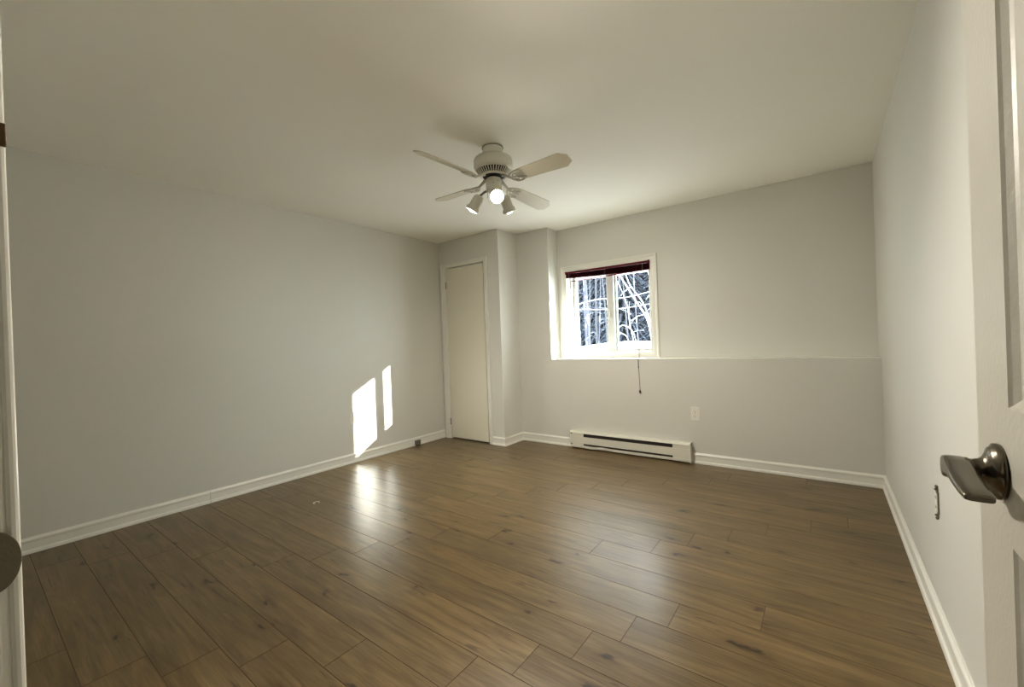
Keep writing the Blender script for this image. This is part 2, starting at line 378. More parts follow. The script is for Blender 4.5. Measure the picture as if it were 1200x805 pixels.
# doorway jamb and casing at the left edge of the picture
b = BM()
box(b, DX0, -0.620, FY-0.12, FY, 0, DH, 0.001); box(b, 0.190, DX1, FY-0.12, FY, 0, DH, 0.001); box(b, DX0, DX1, FY-0.12, FY, DH-0.02, DH+0.001)
box(b, -0.620, -0.610, FY-0.060, FY-0.037, 0, DH-0.02, 0.002)
box(b, 0.180, 0.190, FY-0.060, FY-0.037, 0, DH-0.02, 0.002)
sweep(b, [(0, 0), (0.0030, 0), (0.0036, 0.0022), (0.0050, 0.0026), (0.0060, 0.0004), (0.0085, -0.0008), (0.0112, -0.0004), (0.0132, 0.0012), (0.0142, 0.004), (0.0145, 0.008), (0.0145, 0.052), (0.012, 0.060), (0, 0.060)], (-0.6235, FY, 0), (-0.6235, FY, DH-0.012), (0, 1, 0), (-1, 0, 0), 0, 1)
sweep(b, casing_profile(0.060, 0.0145), (0.197, FY, 0), (0.197, FY, DH-0.012), (0, 1, 0), (1, 0, 0), 0, 1)
sweep(b, casing_profile(0.060, 0.0145), (-0.6235, FY, DH-0.012), (0.197, FY, DH-0.012), (0, 1, 0), (0, 0, 1), -1, 1)
struct('trim_3', b, 'trim', 'white door jamb and casing at the left edge of the picture', 'trim')
# strike plate and small latch on that jamb
t = thing('strike_plate', 'dark bronze rounded strike plate on the white jamb at left edge', 'strike plate', (-0.6195, FY, 0.946))
b = BM()
pl = [(-0.035, -0.028)]+[(-0.004+0.018*math.cos(a_), 0.029*math.sin(a_)) for a_ in [math.radians(-82+i*164/20) for i in range(21)]]+[(-0.035, 0.028)]
mt = Matrix(((0, 0, 1, 0), (1, 0, 0, 0), (0, 1, 0, 0), (0, 0, 0, 1)))
prism(b, pl, 0, 0.0022, mt, 0.0006)
obj('lip_plate', b, 'bronze2', t)
for z in (-0.021, 0.021):
    b = BM(); lathe(b, [(0, 0.0036), (0.002, 0.0034), (0.0035, 0.0022), (0.0035, 0.001)], 14, Matrix.Translation((0, -0.018, z)) @ mt)
    obj('screw', b, 'bronze', t)
t = thing('latch_keeper', 'small brown metal catch high on the white jamb at left edge', 'latch', (-0.6195, FY, 1.346))
b = BM(); box(b, 0, 0.004, -0.022, 0.0145, -0.011, 0.011, 0.001)
obj('plate', b, 'brown', t)
b = BM(); box(b, 0.004, 0.009, -0.020, 0.004, -0.006, 0.006, 0.001)
obj('catch', b, 'brown', t)

# ------------------------------------------------------------------ closet door
d1 = thing('door_1', 'narrow flat cream closet door in the far left corner', 'door', (CX0, YC, 0), kind='structure')
def at(o, p): return Vector(p)-o.location
b = BM(); box(b, 0.006, CX1-CX0-0.020, 0.000, 0.034, 0.016, CZ-0.010, 0.0012); obj('slab', b, 'closet', d1)
b = BM(); box(b, 0.001, CX1-CX0-0.001, 0.036, 0.06, 0.002, CZ-0.001); obj('dark_gap_fill', b, 'dark', d1)  # dark sheet standing in for the shade behind the door gap
for z in (1.846, 0.205):
    b = BM(); tube(b, [(0.002, -0.006, z-0.038), (0.002, -0.006, z+0.038)], 0.0055, 10)
    for k in (-0.04, 0.04): lathe(b, [(0, -0.003), (0.004, 0), (0, 0.003)], 10, Matrix.Translation((0.002, -0.006, z+k)))
    obj('hinge', b, 'steel', d1)

# ------------------------------------------------------------------ open panel door at right edge
FX = 0.154; EY = 0.785; HY = 0.025; TH = 0.035; ZB = 0.012; ZT = 2.04
d2 = thing('door_2', 'open white moulded panel door filling the right edge of the picture', 'door', (FX, HY, 0), kind='structure')
def panel_door():
    W_ = EY-HY; st = 0.115; mid = 0.105
    bm = BM()
    cols = [(st, (W_-mid)/2), ((W_+mid)/2, W_-st)]
    rows = [(0.24, 0.893), (1.043, 1.62), (1.73, 1.92)]
    ys = sorted({0, W_, *[a for c in cols for a in c]}); zs = sorted({ZB, ZT, *[a for r in rows for a in r]})
    ispan = lambda y0, z0: any(abs(c[0]-y0) < 1e-6 for c in cols) and any(abs(r[0]-z0) < 1e-6 for r in rows)
    for side in (0, 1):
        X = 0 if side == 0 else TH; sg = 1 if side == 0 else -1
        for i in range(len(ys)-1):
            for j in range(len(zs)-1):
                y0, y1, z0, z1 = ys[i], ys[i+1], zs[j], zs[j+1]
                if not ispan(y0, z0):
                    bm.faces.new([bm.verts.new(p) for p in ((X, y0, z0), (X, y1, z0), (X, y1, z1), (X, y0, z1))]); continue
                # moulded recess: steps (inset, depth)
                st_ = [(0, 0), (0.003, 0.003), (0.010, 0.0075), (0.017, 0.009), (0.022, 0.009), (0.027, 0.0065), (0.045, 0.002), (0.048, 0.0012)]
                prev = None
                for ins, dp in st_:
                    x = X+sg*dp
                    ring = [bm.verts.new(p) for p in ((x, y0+ins, z0+ins), (x, y1-ins, z0+ins), (x, y1-ins, z1-ins), (x, y0+ins, z1-ins))]
                    if prev:
                        for q in range(4): bm.faces.new((prev[q], prev[(q+1) % 4], ring[(q+1) % 4], ring[q]))
                    prev = ring
                bm.faces.new(prev)
    for y in (0, W_): bm.faces.new([bm.verts.new(p) for p in ((0, y, ZB), (TH, y, ZB), (TH, y, ZT), (0, y, ZT))])
    for z in (ZB, ZT): bm.faces.new([bm.verts.new(p) for p in ((0, 0, z), (TH, 0, z), (TH, W_, z), (0, W_, z))])
    bmesh.ops.remove_doubles(bm, verts=bm.verts[:], dist=1e-5)
    bmesh.ops.recalc_face_normals(bm, faces=bm.faces[:])
    return bm
obj('slab', panel_door(), 'door', d2)
# lever handle
hc = (0, 0.700-HY, 0.967)
hb = bpy.data.objects.new('door_handle', None); COL.objects.link(hb); hb.parent = d2; hb.location = hc
hb['label'] = 'aged bronze lever handle'
# lathe axis +Z -> -X
ax = Matrix(((0, 0, -1, 0), (1, 0, 0, 0), (0, -1, 0, 0), (0, 0, 0, 1)))
b = BM(); lathe(b, [(0.0, 0), (0.0305, 0), (0.0312, 0.002), (0.0308, 0.005), (0.0275, 0.0065), (0.0265, 0.0085), (0.0215, 0.0105), (0.0155, 0.0135), (0.0125, 0.017), (0.0115, 0.022), (0.0115, 0.0245), (0.0125, 0.0255), (0.0125, 0.0275), (0.0, 0.028)], 48, ax)
obj('rose', b, 'bronze', hb)
def lever():
    bm = bmesh.new(); secs = []
    # sections along -Y (towards the hinge); each: y, x-centre, half width x, top z, bottom z
    S_ = [(0.016, -0.0355, 0.0065, 0.004, -0.004), (0.0145, -0.0355, 0.0095, 0.009, -0.010), (0.010, -0.0355, 0.0115, 0.0115, -0.0125), (0.000, -0.0355, 0.0125, 0.0125, -0.0135), (-0.012, -0.0355, 0.0125, 0.0105, -0.010),
          (-0.030, -0.0360, 0.0125, 0.0070, -0.0045), (-0.055, -0.0365, 0.0122, 0.0030, -0.0065), (-0.080, -0.0365, 0.0118, 0.0000, -0.0085), (-0.096, -0.036, 0.0112, -0.0020, -0.0095), (-0.101, -0.036, 0.0095, -0.0035, -0.0085)]
    n = 22
    for y, xc, hw, zt, zb in S_:
        ring = []
        for k in range(n):
            a = 2*PI*k/n; c, s = math.cos(a), math.sin(a); e = 0.45
            X = xc+hw*math.copysign(abs(c)**e, c); Z = (zt+zb)/2+(zt-zb)/2*math.copysign(abs(s)**e, s)
            ring.append(bm.verts.new((X, y, Z)))
        secs.append(ring)
    for p, q in zip(secs, secs[1:]):
        for k in range(n): bm.faces.new((p[k], p[(k+1) % n], q[(k+1) % n], q[k])).smooth = True
    bm.faces.new(secs[0]); bm.faces.new(secs[-1][::-1]); bmesh.ops.recalc_face_normals(bm, faces=bm.faces[:])
    return bm
obj('lever', lever(), 'bronze', hb)
b = BM(); box(b, 0.004, TH-0.004, EY-HY-0.0005, EY-HY+0.0012, 0.967-0.028, 0.967+0.028, 0.0004)
obj('latch_plate', b, 'bronze', d2)
for z in (0.25, 1.05, 1.83):
    b = BM(); tube(b, [(0.0, -0.008, z-0.044), (0.0, -0.008, z+0.044)], 0.006, 12); obj('hinge', b, 'bronze2', d2)

# ------------------------------------------------------------------ window
w1 = thing('window_1', 'small white sliding window above the ledge', 'window', ((WX0+WX1)/2, 4.26, WZ0), kind='structure')
def wloc(bm): bmesh.ops.translate(bm, verts=bm.verts, vec=-w1.location); return bm
def rect_frame(bm, x0, x1, z0, z1, y0, y1, wl, wr, wb, wt, bev=0.002):
    box(bm, x0, x0+wl, y0, y1, z0, z1, bev); box(bm, x1-wr, x1, y0, y1, z0, z1, bev)
    box(bm, x0+wl-0.001, x1-wr+0.001, y0, y1, z0, z0+wb, bev); box(bm, x0+wl-0.001, x1-wr+0.001, y0, y1, z1-wt, z1, bev)
b = BM(); rect_frame(b, WX0, WX1, WZ0-0.004, WZ1, 4.215, 4.315, 0.018, 0.018, 0.022, 0.030)
box(b, -2.285, WX1-0.02, 4.226, 4.231, WZ0+0.016, WZ0+0.026)      # track rails
obj('frame', wloc(b), 'vinyl', w1)
for nm, x0, x1, y, wl, wr in (('sash', -2.290, -1.770, 4.262, 0.036, 0.115), ('sash', -1.868, -1.378, 4.236, 0.075, 0.036)):
    z0, z1 = WZ0+0.014, WZ1-0.026
    b = BM(); rect_frame(b, x0, x1, z0, z1, y, y+0.024, wl, wr, 0.022, 0.030)
    sh = obj(nm, wloc(b), 'vinyl', w1)
    b = BM(); box(b, x0+wl-0.003, x1-wr+0.003, y+0.010, y+0.014, z0+0.020, z1-0.027); obj('pane', wloc(b), 'glass', sh)
b = BM(); box(b, -1.850, -1.832, 4.226, 4.237, 1.36, 1.42, 0.002); obj('sash_lock', wloc(b), 'vinyl', w1)

# ------------------------------------------------------------------ blind
bl = thing('venetian_blind', 'dark burgundy mini blind pulled up at the top of the window', 'blind', (-1.832, 4.128, 1.893))
BX = 0.470; BY = 0.0
b = BM(); box(b, -BX, BX, -0.012, 0.016, -0.022, 0.0, 0.0015)
box(b, -BX-0.003, -BX+0.014, -0.017, 0.018, -0.026, 0.003, 0.001); box(b, BX-0.014, BX+0.003, -0.017, 0.018, -0.026, 0.003, 0.001)
obj('headrail', b, 'burgundy', bl)
def slat(bm, zl, zr, yoff=0, sag=0.0, w_=0.0125):
    n = 10; prev = None
    for i in range(n+1):
        u = i/n; x = -BX+0.004+(2*BX-0.008)*u; z = zl+(zr-zl)*u-sag*4*u*(1-u)
        cur = [bm.verts.new((x, yoff+dy, z+dz)) for dy, dz in ((-w_, -0.0014), (-w_*0.5, 0.0004), (0, 0.0010), (w_*0.5, 0.0004), (w_, -0.0014), (w_*0.5, -0.0008), (0, -0.0002), (-w_*0.5, -0.0008))]
        if prev:
            for k in range(8): bm.faces.new((prev[k], prev[(k+1) % 8], cur[(k+1) % 8], cur[k]))
        else: bm.faces.new(cur)
        prev = cur
    bm.faces.new(prev[::-1])
b = BM(); NS = 46
for i in range(NS):
    f = (i+1)/NS
    slat(b, -0.024-0.042*f, -0.024-0.066*f, 0.001*math.sin(i*2.1), 0.006*f*f, 0.0115+0.001*math.sin(i))
obj('slat_stack', b, 'burgundy', bl)
b = BM(); slat(b, -0.110, -0.086, 0, 0.0); 
obj('loose_slat', b, 'burgundy', bl)
b = BM()
ang = math.atan2(0.024, 2*BX)
box(b, -BX+0.06, BX, -0.011, 0.011, -0.0045, 0.0045, 0.0015, Matrix.Translation((0, 0, -0.099)) @ Matrix.Rotation(-ang, 4, 'Y'))
obj('bottom_rail', b, 'burgundy', bl)
for x, z1 in ((-0.425, -0.113), (0.0, -0.100), (0.40, -0.090)):
    b = BM(); tube(b, [(x, -0.0135, -0.02), (x, -0.0145, (z1-0.02)/2), (x, -0.0125, z1)], 0.0010, 6); obj('lift_cord', b, 'whitecord', bl)
# pull cord: from the headrail over the ledge, hanging down the lower wall
px = 0.338
pts = [(px, -0.016, -0.02), (px, -0.020, -0.5), (px+0.002, -0.022, -0.90), (px+0.004, -0.03, -0.955), (px+0.02, -0.10, -0.9622), (px+0.045, -0.185, -0.9622), (px+0.052, -0.1965, -0.968), (px+0.054, -0.1975, -1.05)]
b = BM(); tube(b, pts, 0.0014, 6); 
p2 = [(x+0.004, y, z) for x, y, z in pts]; tube(b, p2, 0.0014, 6)
tube(b, [(px+0.056, -0.1975, -1.04), (px+0.060, -0.1975, -1.15), (px+0.064, -0.1985, -1.262)], 0.0017, 6)
pc = obj('pull_cord', b, 'cord', bl)
b = BM(); lathe(b, [(0, 0.006), (0.004, 0.004), (0.005, 0), (0.004, -0.004), (0, -0.006)], 12, Matrix.Translation((px+0.056, -0.200, -1.045))); obj('bead', b, 'burgundy', pc)
b = BM(); lathe(b, [(0, 0.012), (0.004, 0.011), (0.006, 0.002), (0.0085, -0.010), (0.0088, -0.014), (0, -0.015)], 14, Matrix.Translation((px+0.064, -0.204, -1.272))); obj('tassel', b, 'burgundy', pc)

# ------------------------------------------------------------------ baseboard heater
hx0, hx1 = -2.176, -0.975; hl = hx1-hx0
ht = thing('baseboard_heater', 'long low white electric baseboard heater under the window', 'heater', ((hx0+hx1)/2, D, 0.0))
b = BM(); x0, x1 = -hl/2, hl/2
yf = -0.066
box(b, x0, x1, -0.012, -0.0005, 0.022, 0.170)                            # back plate
sweep(b, [(0.001, 0.168), (0.048, 0.168), (0.064, 0.161), (0.067, 0.163), (0.052, 0.1805), (0.001, 0.1805)], (x0, 0, 0), (x1, 0, 0), (0, -1, 0))   # hood
box(b, x0+0.004, x1-0.004, yf, yf+0.003, 0.058, 0.129, 0.001)            # front panel
# closed stretches of the louvre bands at both ends
for a, c in ((x0+0.004, x0+0.150), (x1-0.155, x1-0.004)):
    box(b, a, c, yf+0.005, yf+0.009, 0.128, 0.164); box(b, a, c, yf+0.005, yf+0.009, 0.034, 0.060)
obj('body', b, 'heater', ht)
for za_, zb_ in ((0.126, 0.166), (0.028, 0.062)):
    b = BM(); box(b, x0+0.150, x1-0.155, yf+0.008, yf+0.014, za_, zb_); obj('louvre_slot', b, 'slot', ht)
b = BM(); n = 60; prev = None
for i in range(n+1):                                                    # buckled bottom lip
    x = x0+hl*i/n; u = i/n; wv = 0.008*math.exp(-((u-0.30)/0.055)**2)-0.004*math.exp(-((u-0.21)/0.06)**2)
    cur = [b.verts.new((x, yy, zz+wv*k)) for yy, zz, k in ((yf-0.001, 0.040, 0.5), (yf-0.001, 0.018, 1), (yf+0.002, 0.014, 1), (yf+0.055, 0.012, 0.3), (yf+0.055, 0.015, 0.3), (yf+0.004, 0.018, 1), (yf+0.002, 0.040, 0.5))]
    if prev:
        for k in range(7): b.faces.new((prev[k], prev[(k+1) % 7], cur[(k+1) % 7], cur[k]))
    else: b.faces.new(cur)
    prev = cur
b.faces.new(prev[::-1]); bmesh.ops.recalc_face_normals(b, faces=b.faces[:])
obj('bottom_lip', b, 'heater', ht)
for s, xx in ((-1, x0), (1, x1)):
    b = BM(); box(b, min(xx, xx-s*0.004), max(xx, xx-s*0.004)+0, yf-0.002, -0.0005, 0.012, 0.1815)
    if s == 1: box(b, xx-0.010, xx+0.001, yf-0.004, yf+0.002, 0.010, 0.176, 0.001)
    obj('end_cap', b, 'heater', ht)
for xa_, za_ in ((x0+0.003, 0.150), (x0+0.006, 0.036)):
    b = BM(); box(b, xa_, x0+0.022, yf+0.000, yf+0.006, za_, za_+0.016); obj('corner_opening', b, 'steel', ht)

# ------------------------------------------------------------------ outlets
def plate_box(w_, h_, t_=0.0055):
    b = BM(); box(b, -w_/2, w_/2, -t_, -0.0002, -h_/2, h_/2, 0.0018); return b
def duplex(name, label, loc, rz, w_=0.076, h_=0.122):
    t = thing(name, label, 'outlet', loc, (0, 0, rz))
    obj('cover_plate', plate_box(w_, h_), 'plastic', t)
    for z in (0.0205, -0.0205):
        b = BM(); pl = [(-0.0165, -0.009), (-0.011, -0.0145), (0.011, -0.0145), (0.0165, -0.009), (0.0165, 0.009), (0.011, 0.0145), (-0.011, 0.0145), (-0.0165, 0.009)]
        prism(b, pl, 0.0055, 0.0075, Matrix.Translation((0, 0, z)) @ Matrix(((1, 0, 0, 0), (0, 0, -1, 0), (0, 1, 0, 0), (0, 0, 0, 1))), 0.0005)
        rcp = obj('receptacle', b, 'plastic', t)
        b = BM(); box(b, -0.0075, -0.0055, -0.0079, -0.007, z-0.002, z+0.008); box(b, 0.0055, 0.0075, -0.0079, -0.007, z-0.001, z+0.007)
        lathe(b, [(0, 0.0079), (0.0024, 0.0079), (0.0024, 0.007)], 12, Matrix.Translation((0, 0, z-0.008)) @ Matrix(((1, 0, 0, 0), (0, 0, -1, 0), (0, 1, 0, 0), (0, 0, 0, 1))))
        obj('slots', b, 'dark', rcp)
    b = BM(); lathe(b, [(0, 0.0072), (0.0025, 0.0068), (0.003, 0.0055)], 12, Matrix(((1, 0, 0, 0), (0, 0, -1, 0), (0, 1, 0, 0), (0, 0, 0, 1)))); obj('screw', b, 'steel', t)
    return t
duplex('wall_outlet', 'white duplex outlet on the lower back wall right of the heater', (-0.941, D, 0.438), 0)
duplex('wall_outlet', 'white duplex outlet on the left wall at the edge of the sun patch', (L, 2.358, 0.440), PI/2)
t = thing('cable_jack_plate', 'white blank cable plate with one round jack inside the sun patch', 'wall plate', (L, 2.478, 0.440), (0, 0, PI/2))
obj('cover_plate', plate_box(0.074, 0.122), 'plastic', t)
b = BM(); lathe(b, [(0.008, 0.005), (0.008, 0.008), (0.005, 0.008), (0.0045, 0.018), (0.002, 0.018), (0, 0.014)], 14, Matrix(((1, 0, 0, 0), (0, 0, -1, 0), (0, 1, 0, 0), (0, 0, 0, 1)))); obj('jack', b, 'steel', t)
# surface phone jack on the left baseboard
t = thing('phone_jack', 'small grey surface jack on the left baseboard near the closet', 'phone jack', (L+0.0215, 3.135, 0.0))
b = BM(); box(b, 0, 0.026, -0.034, 0.034, 0.012, 0.062, 0.003); obj('housing', b, 'greyplastic', t)
b = BM(); box(b, 0.0255, 0.027, -0.020, -0.008, 0.02, 0.054); box(b, 0.0255, 0.027, 0.006, 0.018, 0.02, 0.054); obj('ribs', b, 'ribgrey', t)
b = BM(); box(b, 0.002, 0.022, -0.026, 0.030, 0.001, 0.012, 0.001); obj('jack_socket', b, 'slot', t)
# bare receptacle without its cover on the right wall
t = thing('bare_receptacle', 'narrow receptacle without cover plate on the right wall by the door', 'outlet', (R, 2.165, 0.484), (0, 0, -PI/2))
b = BM(); box(b, -0.017, 0.017, -0.0045, -0.0003, -0.040, 0.040, 0.0004); box(b, -0.009, 0.009, -0.0045, -0.0003, -0.052, 0.052, 0.0004)
for s in (-1, 1): tube(b, [(0, -0.0010, s*0.052), (0, -0.004, s*0.058), (0, -0.002, s*0.062)], 0.006, 8)
obj('yoke', b, 'steel', t)
b = BM(); box(b, -0.015, 0.015, -0.007, -0.003, -0.033, 0.033, 0.001); obj('receptacle', b, 'plastic', t)
for z in (-0.018, 0.018):
    b = BM()
    for x in (-0.006, 0.006): box(b, x-0.001, x+0.001, -0.0075, -0.0068, z-0.005, z+0.005)
    obj('slots', b, 'dark', t)
for s in (-1, 1):
    b = BM(); tube(b, [(0, -0.002, s*0.0475), (0, -0.0105, s*0.0475)], 0.0035, 10); obj('mounting_screw', b, 'bronze2', t)

# ------------------------------------------------------------------ ceiling fan
FC = Vector((-1.660, 2.085, H))
fan = thing('ceiling_fan', 'white four-blade ceiling fan with three lit spot lamps', 'ceiling fan', FC)
b = BM(); lathe(b, [(0, 0), (0.066, 0), (0.067, -0.006), (0.064, -0.010), (0.064, -0.054), (0.060, -0.062), (0.055, -0.066), (0, -0.066)], 48); obj('canopy', b, 'fanwhite', fan)
b = BM(); tube(b, [(0.0665*math.cos(a), 0.0665*math.sin(a), -0.009) for a in [2*PI*i/48 for i in range(49)]], 0.0020, 6, cap=False); obj('canopy_gap_ring', b, 'dark', fan)
b = BM(); lathe(b, [(0, -0.050), (0.075, -0.050), (0.100, -0.056), (0.116, -0.066), (0.123, -0.080), (0.123, -0.118), (0.120, -0.126), (0.112, -0.134), (0.104, -0.140), (0, -0.140)], 64); obj('motor_housing', b, 'fanwhite', fan)
b = BM(); lathe(b, [(0.0, -0.139), (0.100, -0.139), (0.072, -0.176), (0.058, -0.180), (0, -0.180)], 48); vc = obj('vent_cone', b, 'dark', fan)
b = BM()
for i in range(36):                                                     # ribs of the vent ring
    a = 2*PI*i/36; c, s = math.cos(a), math.sin(a)
    tube(b, [(0.106*c, 0.106*s, -0.138), (0.090*c, 0.090*s, -0.156), (0.074*c, 0.074*s, -0.172)], 0.0036, 6)
lathe(b, [(0.070, -0.168), (0.080, -0.168), (0.084, -0.176), (0.078, -0.182), (0.070, -0.180), (0.070, -0.168)], 48)
obj('vent_ring', b, 'fanwhite', fan)
b = BM(); lathe(b, [(0, -0.176), (0.040, -0.176), (0.040, -0.196), (0, -0.196)], 32); obj('neck', b, 'dark', fan)
b = BM(); lathe(b, [(0, -0.192), (0.047, -0.192), (0.050, -0.197), (0.051, -0.258), (0.048, -0.266), (0.040, -0.272), (0.018, -0.276), (0, -0.276)], 40); sw = obj('switch_housing', b, 'fanwhite', fan)
b = BM(); box(b, 0.034, 0.050, -0.008, 0.008, -0.222, -0.212, 0.001, Matrix.Rotation(math.radians(-15), 4, 'Z')); obj('reverse_switch', b, 'dark', sw)
b = BM(); tube(b, [(0.030*1, -0.039, -0.232), (0.0318, -0.0436, -0.232)], 0.003, 8); obj('screw', b, 'steel', sw)

for c_ in list(fan.children):                                           # body hangs a little below the canopy
    for o_ in [c_]+list(c_.children):
        if not o_.name.startswith('canopy'): o_.data.transform(Matrix.Translation((0, 0, -0.012)))
def blade_mesh(r1):
    bm = BM(); r0, hw0, hw1 = 0.205, 0.046, 0.057
    pl = [(r0, -hw0+0.012), (r0+0.016, -hw0), (r1-0.045, -hw1), (r1, -hw1+0.030), (r1, hw1-0.030), (r1-0.045, hw1), (r0+0.016, hw0), (r0, hw0-0.012)]
    prism(bm, pl, -0.003, 0.003, None, 0.0008); return bm
def bracket_mesh():
    bm = BM()
    tube(bm, [(0.080, 0.0, -0.010), (0.110, 0.0, -0.018), (0.150, 0.0, -0.014), (0.185, 0.0, -0.008)], [0.011, 0.009, 0.008, 0.006], 8)
    for s in (-1, 1):
        tube(bm, [(0.135, 0, -0.015), (0.150, s*0.022, -0.012), (0.178, s*0.040, -0.008), (0.210, s*0.044, -0.007), (0.238, s*0.036, -0.006), (0.250, s*0.026, -0.006)], [0.006, 0.006, 0.006, 0.006, 0.0055, 0.004], 8)
        tube(bm, [(0.186, 0, -0.008), (0.200, s*0.012, -0.008), (0.196, s*0.026, -0.008), (0.180, s*0.024, -0.008), (0.172, s*0.012, -0.009)], 0.0042, 8)
        tube(bm, [(0.200, s*0.012, -0.008), (0.222, s*0.022, -0.007), (0.240, s*0.034, -0.006)], 0.0042, 8)
        lathe(bm, [(0, -0.006), (0.005, -0.005), (0.007, 0), (0.005, 0.003)], 12, Matrix.Translation((0.226, s*0.026, -0.006)))
    tube(bm, [(0.185, 0, -0.008), (0.212, 0, -0.007), (0.245, 0, -0.005)], 0.0050, 8)
    lathe(bm, [(0, -0.006), (0.005, -0.005), (0.007, 0), (0.005, 0.003)], 12, Matrix.Translation((0.240, 0, -0.005)))
    return bm
for az, pit, r1, dz in ((-4, -19, 0.572, -0.018), (86.8, -19, 0.585, -0.022), (174.4, -9, 0.572, 0.026), (264.6, -20, 0.588, 0.014)):
    PITCH = math.radians(pit); mtx = Matrix.Translation((0, 0, -0.214)) @ Matrix.Rotation(math.radians(az), 4, 'Z') @ Matrix.Rotation(-dz/0.5, 4, 'Y')
    pm = Matrix.Translation((0, 0, -0.012)) @ Matrix.Rotation(PITCH, 4, 'X')
    bb = blade_mesh(r1); bmesh.ops.transform(bb, matrix=mtx @ pm, verts=bb.verts); bo = obj('blade', bb, 'blade', fan)
    br = bracket_mesh()
    for v in br.verts:                                                  # twist the bracket from flat hub to pitched blade
        f = min(1, max(0, (v.co.x-0.10)/0.06)); q = v.co.copy(); lift = 0.026*(1-f)
        v.co = Matrix.Rotation(PITCH*f, 4, 'X') @ Vector((0, q.y, q.z)) + Vector((q.x, 0, -0.012*f+lift))
    bmesh.ops.transform(br, matrix=mtx, verts=br.verts); obj('blade_bracket', br, 'fanwhite', bo)
# lamps
def lamp(az, down, r_s, z_s, cone, power):
    a = math.radians(az); dn = math.radians(down)
    dirv = Vector((math.cos(a)*math.cos(dn), math.sin(a)*math.cos(dn), -math.sin(dn)))
    st = Vector((r_s*math.cos(a), r_s*math.sin(a), z_s-H))
    q = dirv.to_track_quat('Z', 'Y').to_matrix().to_4x4(); mt_ = Matrix.Translation(st) @ q
    b = BM(); lathe(b, [(0, 0), (0.018, 0.002), (0.028, 0.010), (0.033, 0.024), (0.034, 0.076), (0.037, 0.084), (0.0435, 0.089), (0.0435, 0.108), (0.041, 0.111), (0.0395, 0.108), (0.0395, 0.090), (0.031, 0.076), (0.030, 0.026), (0, 0.020)], 40, mt_)
    sh = obj('lamp_shade', b, 'fanwhite', fan)
    b = BM(); lathe(b, [(0.0, 0.116), (0.012, 0.1145), (0.022, 0.110), (0.030, 0.102), (0.033, 0.094), (0.020, 0.060), (0.012, 0.030)], 32, mt_)
    obj('bulb', b, 'bulb', sh)
    ld = bpy.data.lights.new('spot_lamp', 'SPOT'); ld.energy = SPOT_W*power; ld.color = (1.0, 0.92, 0.80); ld.spot_size = math.radians(cone); ld.spot_blend = 1.0; ld.shadow_soft_size = 0.03
    lo = bpy.data.objects.new('lamp_light', ld); COL.objects.link(lo); lo.parent = fan; lo.location = st+dirv*0.125; lo.rotation_euler = dirv.to_track_quat('-Z', 'Y').to_euler()
    b = BM(); hub = Vector((0.035*math.cos(a), 0.035*math.sin(a), -0.270)); tube(b, [hub, (hub+st)/2+Vector((0, 0, 0.004)), st+dirv*0.006], 0.0075, 10)
    obj('lamp_arm', b, 'steel', sh)
lamp(-43, 30, 0.024, 2.078, 114, 1.8)
lamp(-158.4, 56, 0.094, 2.084, 176, 0.12)
lamp(81.6, 64, 0.086, 2.090, 176, 1.15)
b = BM(); tube(b, [(-0.012, -0.046, -0.262), (-0.013, -0.050, -0.30), (-0.013, -0.050, -0.335)], 0.0012, 6); pcn = obj('pull_chain', b, 'steel', fan)

# ------------------------------------------------------------------ small ring on the floor
b = BM(); tube(b, [(0.020*math.cos(a), 0.020*math.sin(a), 0.0032) for a in [math.radians(30+i*10) for i in range(29)]], 0.0032, 8)
o = obj('pale_ring', b, 'ringpale'); o.location = (-3.037, 1.575, 0)  # pale open ring, drawn as a thin tube
tag(o, 'small pale open ring on the floor planks', 'ring')

# ================================================================== OUTSIDE
def ground_z(x, y):
    d = y-OUT; near = 0.945
    mound = 1.094-0.085*max(0, (-2.25-x))**1.3-0.04*max(0, (x+2.1))**1.2
    t_ = min(1, max(0, d/1.5)); t_ = t_*t_*(3-2*t_)
    z = near+(mound-near)*t_
    if d > 1.6: z -= 0.55*(1-math.exp(-(d-1.6)/1.6))
    z += 0.010*math.sin(x*3.1+y*1.7)+0.008*math.sin(x*1.3-y*2.9)
    return z
bm = bmesh.new(); grid = {}
xs = [-30+i*1.5 for i in range(15)]+[-8+i*0.25 for i in range(60)]+[7+i*1.5 for i in range(12)]
ys = [OUT+0.02+i*0.18 for i in range(30)]+[OUT+5.4+i*1.5 for i in range(22)]
for i, x in enumerate(xs):
    for j, y in enumerate(ys): grid[i, j] = bm.verts.new((x, y, ground_z(x, y)))
for i in range(len(xs)-1):
    for j in range(len(ys)-1): bm.faces.new((grid[i, j], grid[i+1, j], grid[i+1, j+1], grid[i, j+1])).smooth = True
o = obj('snow_ground', bm, 'snow'); tag(o, 'bright snowbank outside the window', 'snow', kind='structure')
sm = o.modifiers.new('depth', 'SOLIDIFY'); sm.thickness = 0.4; sm.offset = -1

